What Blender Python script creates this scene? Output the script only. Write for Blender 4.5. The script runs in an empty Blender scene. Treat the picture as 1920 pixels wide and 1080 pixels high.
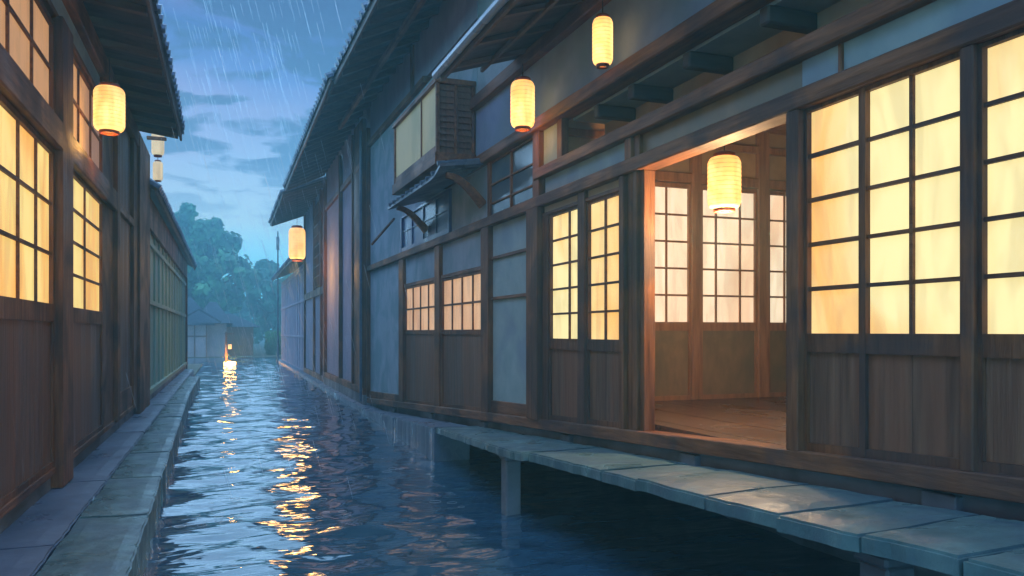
import bpy, bmesh, math, random
from mathutils import Vector, Matrix, noise
random.seed(7)
R = math.radians
scene = bpy.context.scene
col = scene.collection

# ------------------------------------------------------------------ camera
F_PX = 1500.0
YAW = math.atan(535 / F_PX)
EYE = 1.75
cd = bpy.data.cameras.new('camera'); cam = bpy.data.objects.new('camera', cd); col.objects.link(cam)
cd.sensor_width = 36; cd.lens = F_PX / 1920 * 36; cd.shift_y = 82 / 1920
cd.clip_start = .05; cd.clip_end = 3000
cam.location = (0, 0, EYE); cam.rotation_euler = (R(90), 0, -YAW)
scene.camera = cam

# ------------------------------------------------------------------ view, world, sun
scene.view_settings.view_transform = 'Standard'; scene.view_settings.look = 'None'
scene.view_settings.exposure = 0; scene.view_settings.gamma = 1
world = bpy.data.worlds.new('World'); scene.world = world; world.use_nodes = True

def world_sky():
    nt = world.node_tree; nt.nodes.clear(); N = nt.nodes.new; L = nt.links.new
    out = N('ShaderNodeOutputWorld'); bg = N('ShaderNodeBackground'); L(bg.outputs[0], out.inputs[0])
    tc = N('ShaderNodeTexCoord'); sep = N('ShaderNodeSeparateXYZ'); L(tc.outputs['Generated'], sep.inputs[0])
    # dusk colours by height above the horizon
    ramp = N('ShaderNodeValToRGB'); L(sep.outputs['Z'], ramp.inputs[0])
    cr = ramp.color_ramp
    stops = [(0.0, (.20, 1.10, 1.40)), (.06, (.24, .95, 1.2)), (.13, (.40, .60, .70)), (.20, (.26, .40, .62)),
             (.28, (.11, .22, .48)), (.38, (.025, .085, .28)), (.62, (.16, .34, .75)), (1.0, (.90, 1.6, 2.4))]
    cr.elements[0].position = 0; cr.elements[0].color = (*stops[0][1], 1)
    cr.elements[1].position = 1; cr.elements[1].color = (*stops[-1][1], 1)
    for p, c in stops[1:-1]:
        e = cr.elements.new(p); e.color = (*c, 1)
    # cloud layer projected on a high plane
    zc = N('ShaderNodeMath'); zc.operation = 'MAXIMUM'; L(sep.outputs['Z'], zc.inputs[0]); zc.inputs[1].default_value = .0
    za = N('ShaderNodeMath'); za.operation = 'ADD'; L(zc.outputs[0], za.inputs[0]); za.inputs[1].default_value = .12
    dv = N('ShaderNodeVectorMath'); dv.operation = 'DIVIDE'; L(tc.outputs['Generated'], dv.inputs[0])
    cmb = N('ShaderNodeCombineXYZ')
    for k in range(3): L(za.outputs[0], cmb.inputs[k])
    L(cmb.outputs[0], dv.inputs[1])
    mp = N('ShaderNodeMapping'); L(dv.outputs[0], mp.inputs[0]); mp.inputs['Scale'].default_value = (1.25, 1.35, 1); mp.inputs['Location'].default_value = (3.1, 1.7, 0)
    nz = N('ShaderNodeTexNoise'); L(mp.outputs[0], nz.inputs['Vector'])
    nz.inputs['Scale'].default_value = 2.3; nz.inputs['Detail'].default_value = 7; nz.inputs['Roughness'].default_value = .55; nz.inputs['Distortion'].default_value = .35
    m = N('ShaderNodeValToRGB'); L(nz.outputs[0], m.inputs[0])
    m.color_ramp.elements[0].position = .475; m.color_ramp.elements[0].color = (0, 0, 0, 1)
    m.color_ramp.elements[1].position = .545; m.color_ramp.elements[1].color = (1, 1, 1, 1)
    # fade clouds out right at the horizon
    hf = N('ShaderNodeMapRange'); L(sep.outputs['Z'], hf.inputs[0]); hf.inputs[1].default_value = .10; hf.inputs[2].default_value = .20; hf.inputs[3].default_value = 0; hf.inputs[4].default_value = .92
    mm = N('ShaderNodeMath'); mm.operation = 'MULTIPLY'; L(m.outputs[0], mm.inputs[0]); L(hf.outputs[0], mm.inputs[1])
    cc = N('ShaderNodeValToRGB'); L(sep.outputs['Z'], cc.inputs[0])
    cc.color_ramp.elements[0].position = .1; cc.color_ramp.elements[0].color = (.10, .24, .42, 1)
    cc.color_ramp.elements[1].position = .42; cc.color_ramp.elements[1].color = (.028, .065, .17, 1)
    # violet veil, very soft
    n2 = N('ShaderNodeTexNoise'); L(mp.outputs[0], n2.inputs['Vector']); n2.inputs['Scale'].default_value = .9; n2.inputs['Detail'].default_value = 3
    r2 = N('ShaderNodeMapRange'); L(n2.outputs[0], r2.inputs[0]); r2.inputs[1].default_value = .42; r2.inputs[2].default_value = .62; r2.inputs[4].default_value = .45
    h2 = N('ShaderNodeMapRange'); L(sep.outputs['Z'], h2.inputs[0]); h2.inputs[1].default_value = .14; h2.inputs[2].default_value = .25
    q = N('ShaderNodeMath'); q.operation = 'MULTIPLY'; L(r2.outputs[0], q.inputs[0]); L(h2.outputs[0], q.inputs[1])
    mv = N('ShaderNodeMix'); mv.data_type = 'RGBA'; L(q.outputs[0], mv.inputs[0]); L(ramp.outputs[0], mv.inputs[6]); mv.inputs[7].default_value = (.34, .33, .52, 1)
    mx = N('ShaderNodeMix'); mx.data_type = 'RGBA'; L(mm.outputs[0], mx.inputs[0]); L(mv.outputs[2], mx.inputs[6]); L(cc.outputs[0], mx.inputs[7])
    # a little of the physical dusk sky on top
    sky = N('ShaderNodeTexSky'); sky.sky_type = 'NISHITA'; sky.sun_disc = False; sky.sun_elevation = R(2); sky.sun_rotation = R(-20)
    sc = N('ShaderNodeVectorMath'); sc.operation = 'SCALE'; L(sky.outputs[0], sc.inputs[0]); sc.inputs['Scale'].default_value = .006
    ad = N('ShaderNodeVectorMath'); ad.operation = 'ADD'; L(mx.outputs[2], ad.inputs[0]); L(sc.outputs[0], ad.inputs[1])
    # sky boosted behind the viewer and overhead, added to light the walls
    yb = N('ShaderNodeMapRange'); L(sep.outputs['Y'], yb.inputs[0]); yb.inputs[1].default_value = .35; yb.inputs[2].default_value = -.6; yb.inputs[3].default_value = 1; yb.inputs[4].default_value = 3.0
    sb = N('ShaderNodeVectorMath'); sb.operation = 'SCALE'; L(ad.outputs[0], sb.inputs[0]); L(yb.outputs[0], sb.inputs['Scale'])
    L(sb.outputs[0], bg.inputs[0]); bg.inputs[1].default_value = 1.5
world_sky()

sd = bpy.data.lights.new('dusk_sun', 'SUN'); sd.energy = 2.0; sd.angle = R(60); sd.color = (.38, .68, 1.0)
sun = bpy.data.objects.new('dusk_sun', sd); col.objects.link(sun)
sun.rotation_euler = Vector((-.30, .85, .50)).to_track_quat('Z', 'Y').to_euler()          # very soft blue light from the open sky over the left roofs

# ------------------------------------------------------------------ materials
def newmat(name):
    m = bpy.data.materials.new(name); m.use_nodes = True
    return m, m.node_tree, m.node_tree.nodes['Principled BSDF']

def textured(name, c1, c2, scale=(1, 1, 1), nscale=4, detail=6, rough=.7, bump=.15, spec=.4, c3=None, patch=1.2, rrange=.15, pw=.35, bdist=.02, pstretch=None):
    """two-tone noise colour, a broad irregular wash, roughness variation and bump"""
    m, nt, b = newmat(name); N = nt.nodes.new; L = nt.links.new
    tc = N('ShaderNodeTexCoord'); mp = N('ShaderNodeMapping'); L(tc.outputs['Object'], mp.inputs[0]); mp.inputs['Scale'].default_value = scale
    nz = N('ShaderNodeTexNoise'); L(mp.outputs[0], nz.inputs['Vector']); nz.inputs['Scale'].default_value = nscale; nz.inputs['Detail'].default_value = detail; nz.inputs['Roughness'].default_value = .62
    rp = N('ShaderNodeValToRGB'); L(nz.outputs[0], rp.inputs[0])
    rp.color_ramp.elements[0].position = .33; rp.color_ramp.elements[0].color = (*c1, 1)
    rp.color_ramp.elements[1].position = .68; rp.color_ramp.elements[1].color = (*c2, 1)
    colr = rp.outputs[0]
    n2 = N('ShaderNodeTexNoise'); L(tc.outputs['Object'], n2.inputs['Vector']); n2.inputs['Scale'].default_value = patch; n2.inputs['Detail'].default_value = 5; n2.inputs['Distortion'].default_value = .6
    if pstretch:
        m3 = N('ShaderNodeMapping'); L(tc.outputs['Object'], m3.inputs[0]); m3.inputs['Scale'].default_value = pstretch; L(m3.outputs[0], n2.inputs['Vector'])
    if c3:
        r2 = N('ShaderNodeMapRange'); L(n2.outputs[0], r2.inputs[0]); r2.inputs[1].default_value = .46; r2.inputs[2].default_value = .60; r2.inputs[4].default_value = pw * 2
        mx = N('ShaderNodeMix'); mx.data_type = 'RGBA'; L(r2.outputs[0], mx.inputs[0]); L(colr, mx.inputs[6]); mx.inputs[7].default_value = (*c3, 1); colr = mx.outputs[2]
    L(colr, b.inputs['Base Color'])
    rr = N('ShaderNodeMapRange'); L(n2.outputs[0], rr.inputs[0]); rr.inputs[1].default_value = .3; rr.inputs[2].default_value = .7
    rr.inputs[3].default_value = max(.05, rough - rrange); rr.inputs[4].default_value = min(1, rough + rrange); L(rr.outputs[0], b.inputs['Roughness'])
    b.inputs['Specular IOR Level'].default_value = spec
    if bump:
        bp = N('ShaderNodeBump'); L(nz.outputs[0], bp.inputs['Height']); bp.inputs['Strength'].default_value = bump; bp.inputs['Distance'].default_value = bdist
        L(bp.outputs[0], b.inputs['Normal'])
    return m

M = {}
M['wood_v'] = textured('dark_timber_upright', (.10, .038, .019), (.25, .105, .050), (1, 1, .09), 22, rough=.55, spec=.2, bump=.6, c3=(.05, .040, .042))
M['wood_h'] = textured('dark_timber_level', (.105, .040, .020), (.27, .112, .052), (.09, 1, 1), 22, rough=.55, spec=.2, bump=.6, c3=(.055, .042, .045))
M['board_v'] = textured('weathered_board_upright', (.10, .052, .036), (.21, .115, .075), (1.5, 1.5, .08), 14, rough=.5, spec=.25, bump=.6, c3=(.22, .09, .05), patch=2.4, pstretch=(1.6, 1.6, .14), pw=.3)
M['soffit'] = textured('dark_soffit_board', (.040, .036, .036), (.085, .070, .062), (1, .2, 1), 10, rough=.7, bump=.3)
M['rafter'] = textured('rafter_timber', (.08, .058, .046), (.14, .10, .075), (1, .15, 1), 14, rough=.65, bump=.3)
M['plaster'] = textured('blue_grey_plaster', (.27, .33, .39), (.37, .43, .48), (1, 1, .6), 4, 9, rough=.85, bump=.25, c3=(.19, .29, .32), patch=1.5)
M['plaster_teal'] = textured('teal_grey_plaster', (.22, .31, .33), (.32, .41, .42), (1, 1, 1), 3, 8, rough=.85, bump=.12, c3=(.20, .26, .33), patch=1.1)
M['plaster_blue'] = textured('blue_plaster', (.16, .23, .35), (.23, .31, .43), (1, 1, 1), 3, 8, rough=.85, bump=.12, c3=(.17, .26, .33), patch=.9)
M['plaster_mauve'] = textured('mauve_plaster', (.27, .25, .34), (.36, .34, .43), (1, 1, .5), 3, 8, rough=.85, bump=.12, c3=(.24, .25, .33), patch=.7)
M['green_board'] = textured('green_stained_board', (.27, .36, .24), (.42, .46, .29), (2, 2, .12), 7, rough=.65, bump=.3, c3=(.24, .36, .32), patch=.6)
M['beige'] = textured('beige_infill', (.34, .27, .20), (.44, .36, .27), (1, 1, 1), 4, rough=.8, bump=.1, c3=(.30, .27, .24))
M['inner_wood'] = textured('honey_timber', (.20, .09, .045), (.38, .18, .09), (1, 1, .12), 14, rough=.5, bump=.3)
M['inner_plaster'] = textured('warm_tan_plaster', (.36, .23, .13), (.48, .32, .19), (1, 1, 1), 3, rough=.8, bump=.1, c3=(.30, .20, .12))
M['inner_panel'] = textured('olive_panel', (.17, .11, .06), (.28, .18, .10), (1, 1, .4), 5, rough=.6, bump=.15, c3=(.12, .10, .06))
M['floor_board'] = textured('polished_floor_board', (.05, .024, .014), (.15, .070, .035), (1.0, .06, 1), 30, rough=.22, bump=.5, spec=.7)
M['tile'] = textured('blue_roof_tile', (.06, .085, .13), (.13, .17, .23), (1, 1, 1), 6, rough=.4, bump=.2, c3=(.05, .07, .10))
M['stone'] = textured('wet_canal_stone', (.055, .12, .135), (.14, .25, .26), (1, 1, 1), 3.2, 9, rough=.36, bump=.8, spec=.5, c3=(.075, .125, .16), patch=2.6, rrange=.2, bdist=.03)
M['path'] = textured('wet_path_stone', (.065, .10, .155), (.14, .19, .27), (1, 1, 1), 2.2, 9, rough=.38, bump=.45, spec=.5, c3=(.12, .15, .21), patch=1.1, rrange=.2, bdist=.03)
M['gutter'] = textured('galvanised_gutter', (.20, .28, .38), (.34, .44, .55), (.1, 1, 1), 8, rough=.3, bump=.05, spec=.8)
M['dark_stone'] = textured('dark_foundation', (.09, .105, .13), (.18, .20, .24), (.5, 1, 1), 4, rough=.55, bump=.4, c3=(.04, .05, .06))
M['ground'] = textured('earth', (.07, .08, .06), (.13, .14, .10), (1, 1, 1), .6, rough=.9, bump=.2)
M['cap'] = textured('lantern_cap_lacquer', (.16, .035, .02), (.28, .06, .03), (1, 1, 1), 10, rough=.4, bump=.05)
M['cord'] = textured('cord', (.03, .025, .02), (.05, .04, .03), (1, 1, 1), 10, bump=0)
M['bark'] = textured('bark', (.05, .04, .03), (.10, .08, .06), (1, 1, .2), 6, rough=.9, bump=.5)
M['far_roof'] = textured('far_roof_tile', (.03, .045, .06), (.07, .09, .12), (1, 1, 1), 6, rough=.9, bump=.2, spec=.1)
M['far_wall'] = textured('far_plaster', (.22, .24, .27), (.32, .33, .36), (1, 1, 1), 1.5, rough=.85, bump=.1)

def glow(name, c1, c2, strength, nscale=1.6, stretch=(1, 1, .55), lamp=None, lrad=1.0, lgain=.6, gloss=.15):
    """paper lit from behind: fibrous uneven paper, brighter near the lamp behind it"""
    m, nt, b = newmat(name); N = nt.nodes.new; L = nt.links.new
    tc = N('ShaderNodeTexCoord'); mp = N('ShaderNodeMapping'); L(tc.outputs['Object'], mp.inputs[0]); mp.inputs['Scale'].default_value = stretch
    nz = N('ShaderNodeTexNoise'); L(mp.outputs[0], nz.inputs['Vector']); nz.inputs['Scale'].default_value = nscale; nz.inputs['Detail'].default_value = 6; nz.inputs['Distortion'].default_value = .8; nz.inputs['Roughness'].default_value = .5
    rp = N('ShaderNodeValToRGB'); L(nz.outputs[0], rp.inputs[0])
    rp.color_ramp.elements[0].position = .38; rp.color_ramp.elements[0].color = (*c1, 1)
    rp.color_ramp.elements[1].position = .56; rp.color_ramp.elements[1].color = (*c2, 1)
    mp2 = N('ShaderNodeMapping'); L(tc.outputs['Object'], mp2.inputs[0]); mp2.inputs['Scale'].default_value = (2.2, 2.2, .45)
    nb = N('ShaderNodeTexNoise'); L(mp2.outputs[0], nb.inputs['Vector']); nb.inputs['Scale'].default_value = 2.6; nb.inputs['Detail'].default_value = 5; nb.inputs['Distortion'].default_value = 1.2
    r3 = N('ShaderNodeMapRange'); L(nb.outputs[0], r3.inputs[0]); r3.inputs[1].default_value = .38; r3.inputs[2].default_value = .55; r3.inputs[3].default_value = .84; r3.inputs[4].default_value = 1.04
    sv = N('ShaderNodeVectorMath'); sv.operation = 'SCALE'; L(rp.outputs[0], sv.inputs[0]); L(r3.outputs[0], sv.inputs['Scale'])
    L(sv.outputs[0], b.inputs['Emission Color'])
    st = None
    if lamp:
        vm = N('ShaderNodeVectorMath'); vm.operation = 'DISTANCE'; L(tc.outputs['Object'], vm.inputs[0]); vm.inputs[1].default_value = lamp
        mr = N('ShaderNodeMapRange'); mr.interpolation_type = 'SMOOTHSTEP'; L(vm.outputs['Value'], mr.inputs[0]); mr.inputs[1].default_value = 0; mr.inputs[2].default_value = lrad
        mr.inputs[3].default_value = strength * (1 + lgain); mr.inputs[4].default_value = strength; L(mr.outputs[0], b.inputs['Emission Strength'])
    else:
        b.inputs['Emission Strength'].default_value = strength
    b.inputs['Base Color'].default_value = (.35, .28, .18, 1); b.inputs['Roughness'].default_value = .6; b.inputs['Specular IOR Level'].default_value = gloss
    return m
M['pane_bright'] = glow('lit_paper_bright', (1.0, .50, .11), (1.0, .82, .37), 1.04, 1.1)
M['pane_left'] = glow('lit_paper_left', (.98, .48, .10), (1.0, .74, .24), .98, .9)
M['pane_dusky'] = glow('lit_paper_dusky', (.40, .19, .12), (.80, .38, .15), .62, .5)
M['pane_small'] = glow('lit_paper_small', (.80, .42, .22), (.95, .55, .30), .72, 1.4)
M['pane_inner'] = glow('lit_paper_inner', (.90, .60, .38), (1.0, .82, .58), 1.0, 1.0)
M['pane_green'] = glow('lit_paper_green', (.13, .20, .09), (.33, .35, .18), .36, 1.0)
M['pane_amber'] = textured('amber_board', (.14, .10, .06), (.24, .16, .08), (1, 1, 1), 2.5, rough=.4, bump=.1, c3=(.12, .13, .11))
M['shade'] = glow('lantern_paper', (1.0, .44, .10), (1.0, .58, .18), 1.5, 5, lamp=(0, 0, .2), lrad=.32, lgain=.9)
M['glass_dark'] = textured('dark_blue_glass', (.030, .045, .13), (.045, .075, .20), (1, 1, 1), 3, rough=.35, bump=.05, spec=.7)
M['glass_teal'] = textured('teal_glass', (.06, .10, .13), (.09, .14, .17), (1, 1, 1), 3, rough=.2, bump=.05, spec=.7)

def water_mat():
    m, nt, b = newmat('canal_water'); N = nt.nodes.new; L = nt.links.new
    b.inputs['Base Color'].default_value = (.030, .085, .140, 1); b.inputs['Roughness'].default_value = .04; b.inputs['IOR'].default_value = 1.5
    b.inputs['Specular IOR Level'].default_value = .8
    tc = N('ShaderNodeTexCoord')
    def nzz(scale, s, det, dist):
        mp = N('ShaderNodeMapping'); L(tc.outputs['Object'], mp.inputs[0]); mp.inputs['Scale'].default_value = scale; mp.inputs['Rotation'].default_value = (0, 0, R(12))
        n = N('ShaderNodeTexNoise'); L(mp.outputs[0], n.inputs['Vector']); n.inputs['Scale'].default_value = s; n.inputs['Detail'].default_value = det; n.inputs['Distortion'].default_value = dist; n.inputs['Roughness'].default_value = .45
        return n
    a = nzz((.6, 1.5, 1), 4.5, 1.0, .6); c = nzz((.55, 1.9, 1), 9.0, 1, .4)
    s1 = N('ShaderNodeMath'); s1.operation = 'MULTIPLY_ADD'; L(c.outputs[0], s1.inputs[0]); s1.inputs[1].default_value = .25; L(a.outputs[0], s1.inputs[2])
    bp = N('ShaderNodeBump'); L(s1.outputs[0], bp.inputs['Height']); bp.inputs['Strength'].default_value = 1; bp.inputs['Distance'].default_value = .012
    L(bp.outputs[0], b.inputs['Normal'])
    return m
M['water'] = water_mat()

def leaf_mat(name, c1, c2):
    m, nt, b = newmat(name); N = nt.nodes.new; L = nt.links.new
    tc = N('ShaderNodeTexCoord'); nz = N('ShaderNodeTexNoise'); L(tc.outputs['Object'], nz.inputs['Vector']); nz.inputs['Scale'].default_value = .7; nz.inputs['Detail'].default_value = 3
    rp = N('ShaderNodeValToRGB'); L(nz.outputs[0], rp.inputs[0]); rp.color_ramp.elements[0].position = .35; rp.color_ramp.elements[1].position = .65
    rp.color_ramp.elements[0].color = (*c1, 1); rp.color_ramp.elements[1].color = (*c2, 1)
    L(rp.outputs[0], b.inputs['Base Color']); b.inputs['Roughness'].default_value = .6
    return m
M['leaf'] = leaf_mat('leaf', (.010, .050, .030), (.10, .30, .11))
M['leaf_far'] = leaf_mat('leaf_far', (.010, .055, .045), (.07, .24, .13))

# ------------------------------------------------------------------ object helpers
def tag(o, label=None, cat=None, group=None, kind=None):
    if label: o['label'] = label
    if cat: o['category'] = cat
    if group: o['group'] = group
    if kind: o['kind'] = kind
    return o

def thing(name, label, cat, loc=(0, 0, 0), rz=0, group=None):
    o = bpy.data.objects.new(name, None); col.objects.link(o); o.empty_display_size = .2
    o.location = loc; o.rotation_euler = (0, 0, rz)
    return tag(o, label, cat, group)

class MB:
    def __init__(s): s.v = []; s.f = []; s.sm = False
    def box(s, x0, x1, y0, y1, z0, z1, z0b=None, z1b=None):
        """z0b / z1b : bottom and top at the x1 end, for pieces that follow the falling street"""
        if x1 < x0: x0, x1 = x1, x0; 
        if y1 < y0: y0, y1 = y1, y0
        if z0b is None: z0b = z0
        if z1b is None: z1b = z1
        n = len(s.v)
        s.v += [(x0, y0, z0), (x1, y0, z0b), (x1, y1, z0b), (x0, y1, z0), (x0, y0, z1), (x1, y0, z1b), (x1, y1, z1b), (x0, y1, z1)]
        s.f += [tuple(n + i for i in q) for q in ((0, 3, 2, 1), (4, 5, 6, 7), (0, 1, 5, 4), (1, 2, 6, 5), (2, 3, 7, 6), (3, 0, 4, 7))]
        return s
    def hexa(s, pts):
        n = len(s.v); s.v += [tuple(p) for p in pts]
        s.f += [tuple(n + i for i in q) for q in ((0, 3, 2, 1), (4, 5, 6, 7), (0, 1, 5, 4), (1, 2, 6, 5), (2, 3, 7, 6), (3, 0, 4, 7))]
        return s
    def bar(s, a, b, w, h=None, up=(0, 0, 1)):
        a = Vector(a); b = Vector(b); h = h or w; d = (b - a).normalized(); up = Vector(up)
        if abs(d.dot(up)) > .98: up = Vector((1, 0, 0))
        r = d.cross(up).normalized(); u = r.cross(d)
        r *= w / 2; u *= h / 2
        return s.hexa([a - r - u, b - r - u, b + r - u, a + r - u, a - r + u, b - r + u, b + r + u, a + r + u])
    def tube(s, a, b, r0, r1=None, n=8, caps=True):
        a = Vector(a); b = Vector(b); r1 = r0 if r1 is None else r1; d = (b - a).normalized()
        u = d.orthogonal().normalized(); w = d.cross(u); k = len(s.v)
        for p, r in ((a, r0), (b, r1)):
            for i in range(n):
                t = 2 * math.pi * i / n; s.v.append(tuple(p + u * (r * math.cos(t)) + w * (r * math.sin(t))))
        for i in range(n): s.f.append((k + i, k + (i + 1) % n, k + n + (i + 1) % n, k + n + i))
        if caps: s.f.append(tuple(k + i for i in reversed(range(n)))); s.f.append(tuple(k + n + i for i in range(n)))
        return s
    def lathe(s, prof, n=28, c=(0, 0, 0)):
        k = len(s.v)
        for r, z in prof:
            for i in range(n):
                t = 2 * math.pi * i / n; s.v.append((c[0] + r * math.cos(t), c[1] + r * math.sin(t), c[2] + z))
        for j in range(len(prof) - 1):
            for i in range(n): s.f.append((k + j * n + i, k + j * n + (i + 1) % n, k + (j + 1) * n + (i + 1) % n, k + (j + 1) * n + i))
        s.sm = True
        return s
    def build(s, name, mat, parent=None, bevel=0):
        me = bpy.data.meshes.new(name); me.from_pydata(s.v, [], s.f); me.update()
        bm = bmesh.new(); bm.from_mesh(me); bmesh.ops.recalc_face_normals(bm, faces=bm.faces)
        if bevel:
            bmesh.ops.bevel(bm, geom=list(bm.edges), offset=bevel, segments=1, affect='EDGES', clamp_overlap=True)
        bm.to_mesh(me); bm.free()
        if s.sm:
            for p in me.polygons: p.use_smooth = True
        if mat: me.materials.append(M[mat] if isinstance(mat, str) else mat)
        o = bpy.data.objects.new(name, me); col.objects.link(o)
        if parent is not None: o.parent = parent
        return o

def shoji(parent, s0, s1, z0, z1, cols, rows, face, pane, sg=1, name='window', fw=.04, mw=.022, bottom=None, depth=.05, pbot=None, rail=.11, wood='wood', mullions=None):
    """paper window or sliding door. face = outward offset of its front; sg=-1 mirrors outward. bottom(s) = foot of the lower boarding"""
    if s1 < s0: s0, s1 = s1, s0
    o1, o0 = face * sg, (face - depth) * sg
    wv, wh = wood + '_v', wood + '_h'
    if wood == 'inner': wv = wh = 'inner_wood'
    fr = MB()
    zb = [bottom(s0), bottom(s1)] if bottom else [z0, z0]
    fr.box(s0, s0 + fw, o0, o1, zb[0], z1); fr.box(s1 - fw, s1, o0, o1, zb[1], z1)
    fr.box(s0 + fw, s1 - fw, o0, o1 - .003 * sg, z1 - fw, z1)
    if bottom: 
        fr.box(s0 + fw, s1 - fw, o0, o1 - .003 * sg, z0 - rail, z0)
        fr.box(s0 + fw, s1 - fw, o0, o1 - .003 * sg, zb[0], zb[0] + .05, zb[1], zb[1] + .05)
    else: fr.box(s0 + fw, s1 - fw, o0, o1 - .003 * sg, z0, z0 + fw)
    f = fr.build(name, wv, parent)
    a0, a1 = s0 + fw, s1 - fw; b0 = z0 if bottom else z0 + fw; b1 = z1 - fw
    la = MB(); q1 = o1 - .010 * sg; q0 = o1 - .030 * sg
    if cols == 1: la.box(a0, a0 + mw * .6, q0, q1, b0, b1)
    cuts = mullions if mullions else [i / cols for i in range(1, cols)]
    for t in cuts:
        c = a0 + (a1 - a0) * t; la.box(c - mw / 2, c + mw / 2, q0, q1, b0, b1)
    for j in range(1, rows):
        c = b0 + (b1 - b0) * j / rows; la.box(a0, a1, q0 - .002 * sg, q1 - .003 * sg, c - mw / 2, c + mw / 2)
    la.build('lattice', wh, f)
    MB().box(a0 - .005, a1 + .005, o1 - .036 * sg, o1 - .040 * sg, b0 - .005, b1 + .005).build('paper_pane', pane, f)
    if bottom:
        p = MB(); n = max(1, round((a1 - a0) / .34)) 
        for i in range(n):
            u0 = a0 + (a1 - a0) * i / n; u1 = a0 + (a1 - a0) * (i + 1) / n
            t0 = zb[0] + (zb[1] - zb[0]) * (u0 - s0) / (s1 - s0) + .05; t1 = zb[0] + (zb[1] - zb[0]) * (u1 - s0) / (s1 - s0) + .05
            p.box(u0 + .002, u1 - .002, o1 - .022 * sg, o1 - .038 * sg, t0, z0 - rail, t1, z0 - rail)
        p.build('lower_panel', 'board_v' if wood != 'inner' else 'inner_panel', f)
    return f

# ------------------------------------------------------------------ ground, water
def ground_sheet():
    m = MB()
    def quad(a, b, c, d): n = len(m.v); m.v.extend([a, b, c, d]); m.f.append((n, n + 1, n + 2, n + 3))
    B = -.7; Y0, Y1, Y2, Y3 = -200, 46, 57, 1500
    Lx, Rx, Z = -1.2, 5.0, .04
    quad((-900, Y0, Z), (Lx, Y0, Z), (Lx, Y1, Z), (-900, Y1, Z)); quad((Rx, Y0, Z), (900, Y0, Z), (900, Y1, Z), (Rx, Y1, Z))
    quad((Lx, Y0, Z), (Lx, Y1, Z), (Lx, Y1, B), (Lx, Y0, B)); quad((Rx, Y0, Z), (Rx, Y1, Z), (Rx, Y1, B), (Rx, Y0, B))
    quad((Lx, Y0, B), (Rx, Y0, B), (Rx, Y1, B), (Lx, Y1, B))
    W0, W1 = -9, 5.3
    quad((-900, Y1, Z), (W0, Y1, Z), (W0, Y2, Z), (-900, Y2, Z)); quad((W1, Y1, Z), (900, Y1, Z), (900, Y2, Z), (W1, Y2, Z))
    quad((W0, Y1, B), (W1, Y1, B), (W1, Y2, B), (W0, Y2, B))
    quad((W0, Y1, Z), (Lx, Y1, Z), (Lx, Y1, B), (W0, Y1, B)); quad((Rx, Y1, Z), (W1, Y1, Z), (W1, Y1, B), (Rx, Y1, B))
    quad((W0, Y1, Z), (W0, Y2, Z), (W0, Y2, B), (W0, Y1, B)); quad((W1, Y1, Z), (W1, Y2, Z), (W1, Y2, B), (W1, Y1, B))
    quad((W0, Y2, Z), (W1, Y2, Z), (W1, Y2, B), (W0, Y2, B))
    quad((-900, Y2, Z), (900, Y2, Z), (900, Y3, Z), (-900, Y3, Z))
    tag(m.build('ground', 'ground'), 'dark earth ground under the houses and beyond the canal', 'ground', kind='structure')
    # rippled sheet: sum of many short-crested waves, crests lying mostly across the canal
    import numpy as np
    rng = np.random.default_rng(5)
    xs = np.concatenate([np.arange(-8.9, -1.3, .5), np.arange(-1.19, 3.42, .075), np.array([3.6, 3.8, 4.0, 4.3, 4.6, 4.98])])
    ysl = [-6.0]
    while ysl[-1] < 56.9: yy = ysl[-1]; ysl.append(yy + (.5 if yy < 1 else .035 + max(0, yy - 6) * .0022))
    ys_ = np.array(ysl[:-1] + [56.9]); X, Y = np.meshgrid(xs, ys_)
    wx = X + .35 * np.sin(Y * .7 + 1) ; Z_ = np.zeros_like(X)
    for k in range(46):
        lam = .22 * (1.55 / .22) ** rng.random(); th = rng.normal(0, .60); K = 2 * np.pi / lam
        slope = WAVE * (.6 + .8 * rng.random()) * (1.0 if lam > .4 else .75)
        env = .5 + .5 * np.sin(X * rng.uniform(.5, 2.2) + rng.uniform(0, 6.3)) * np.sin(Y * rng.uniform(.3, 1.3) + rng.uniform(0, 6.3))
        ph = K * (wx * np.sin(th) + Y * np.cos(th)) + rng.uniform(0, 6.3)
        Z_ += slope / K * env * (np.sin(ph) + .22 * np.sin(2 * ph))
    ny, nx = X.shape; V = np.stack([X, Y, Z_], -1).reshape(-1, 3)
    F = []
    for j in range(ny - 1):
        for i in range(nx - 1):
            xc, yc = xs[i], ys_[j]
            if (xc < -1.25) and yc < 46.1: continue
            q = j * nx + i; F.append((q, q + 1, q + nx + 1, q + nx))
    me = bpy.data.meshes.new('water'); me.from_pydata(V.tolist(), [], F); me.update()
    me.polygons.foreach_set('use_smooth', [True] * len(me.polygons)); me.materials.append(M['water'])
    o = bpy.data.objects.new('water', me); col.objects.link(o)
    tag(o, 'rippling dark canal water reflecting sky and lanterns', 'water', kind='structure')
WAVE = .034
ground_sheet()

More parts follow.
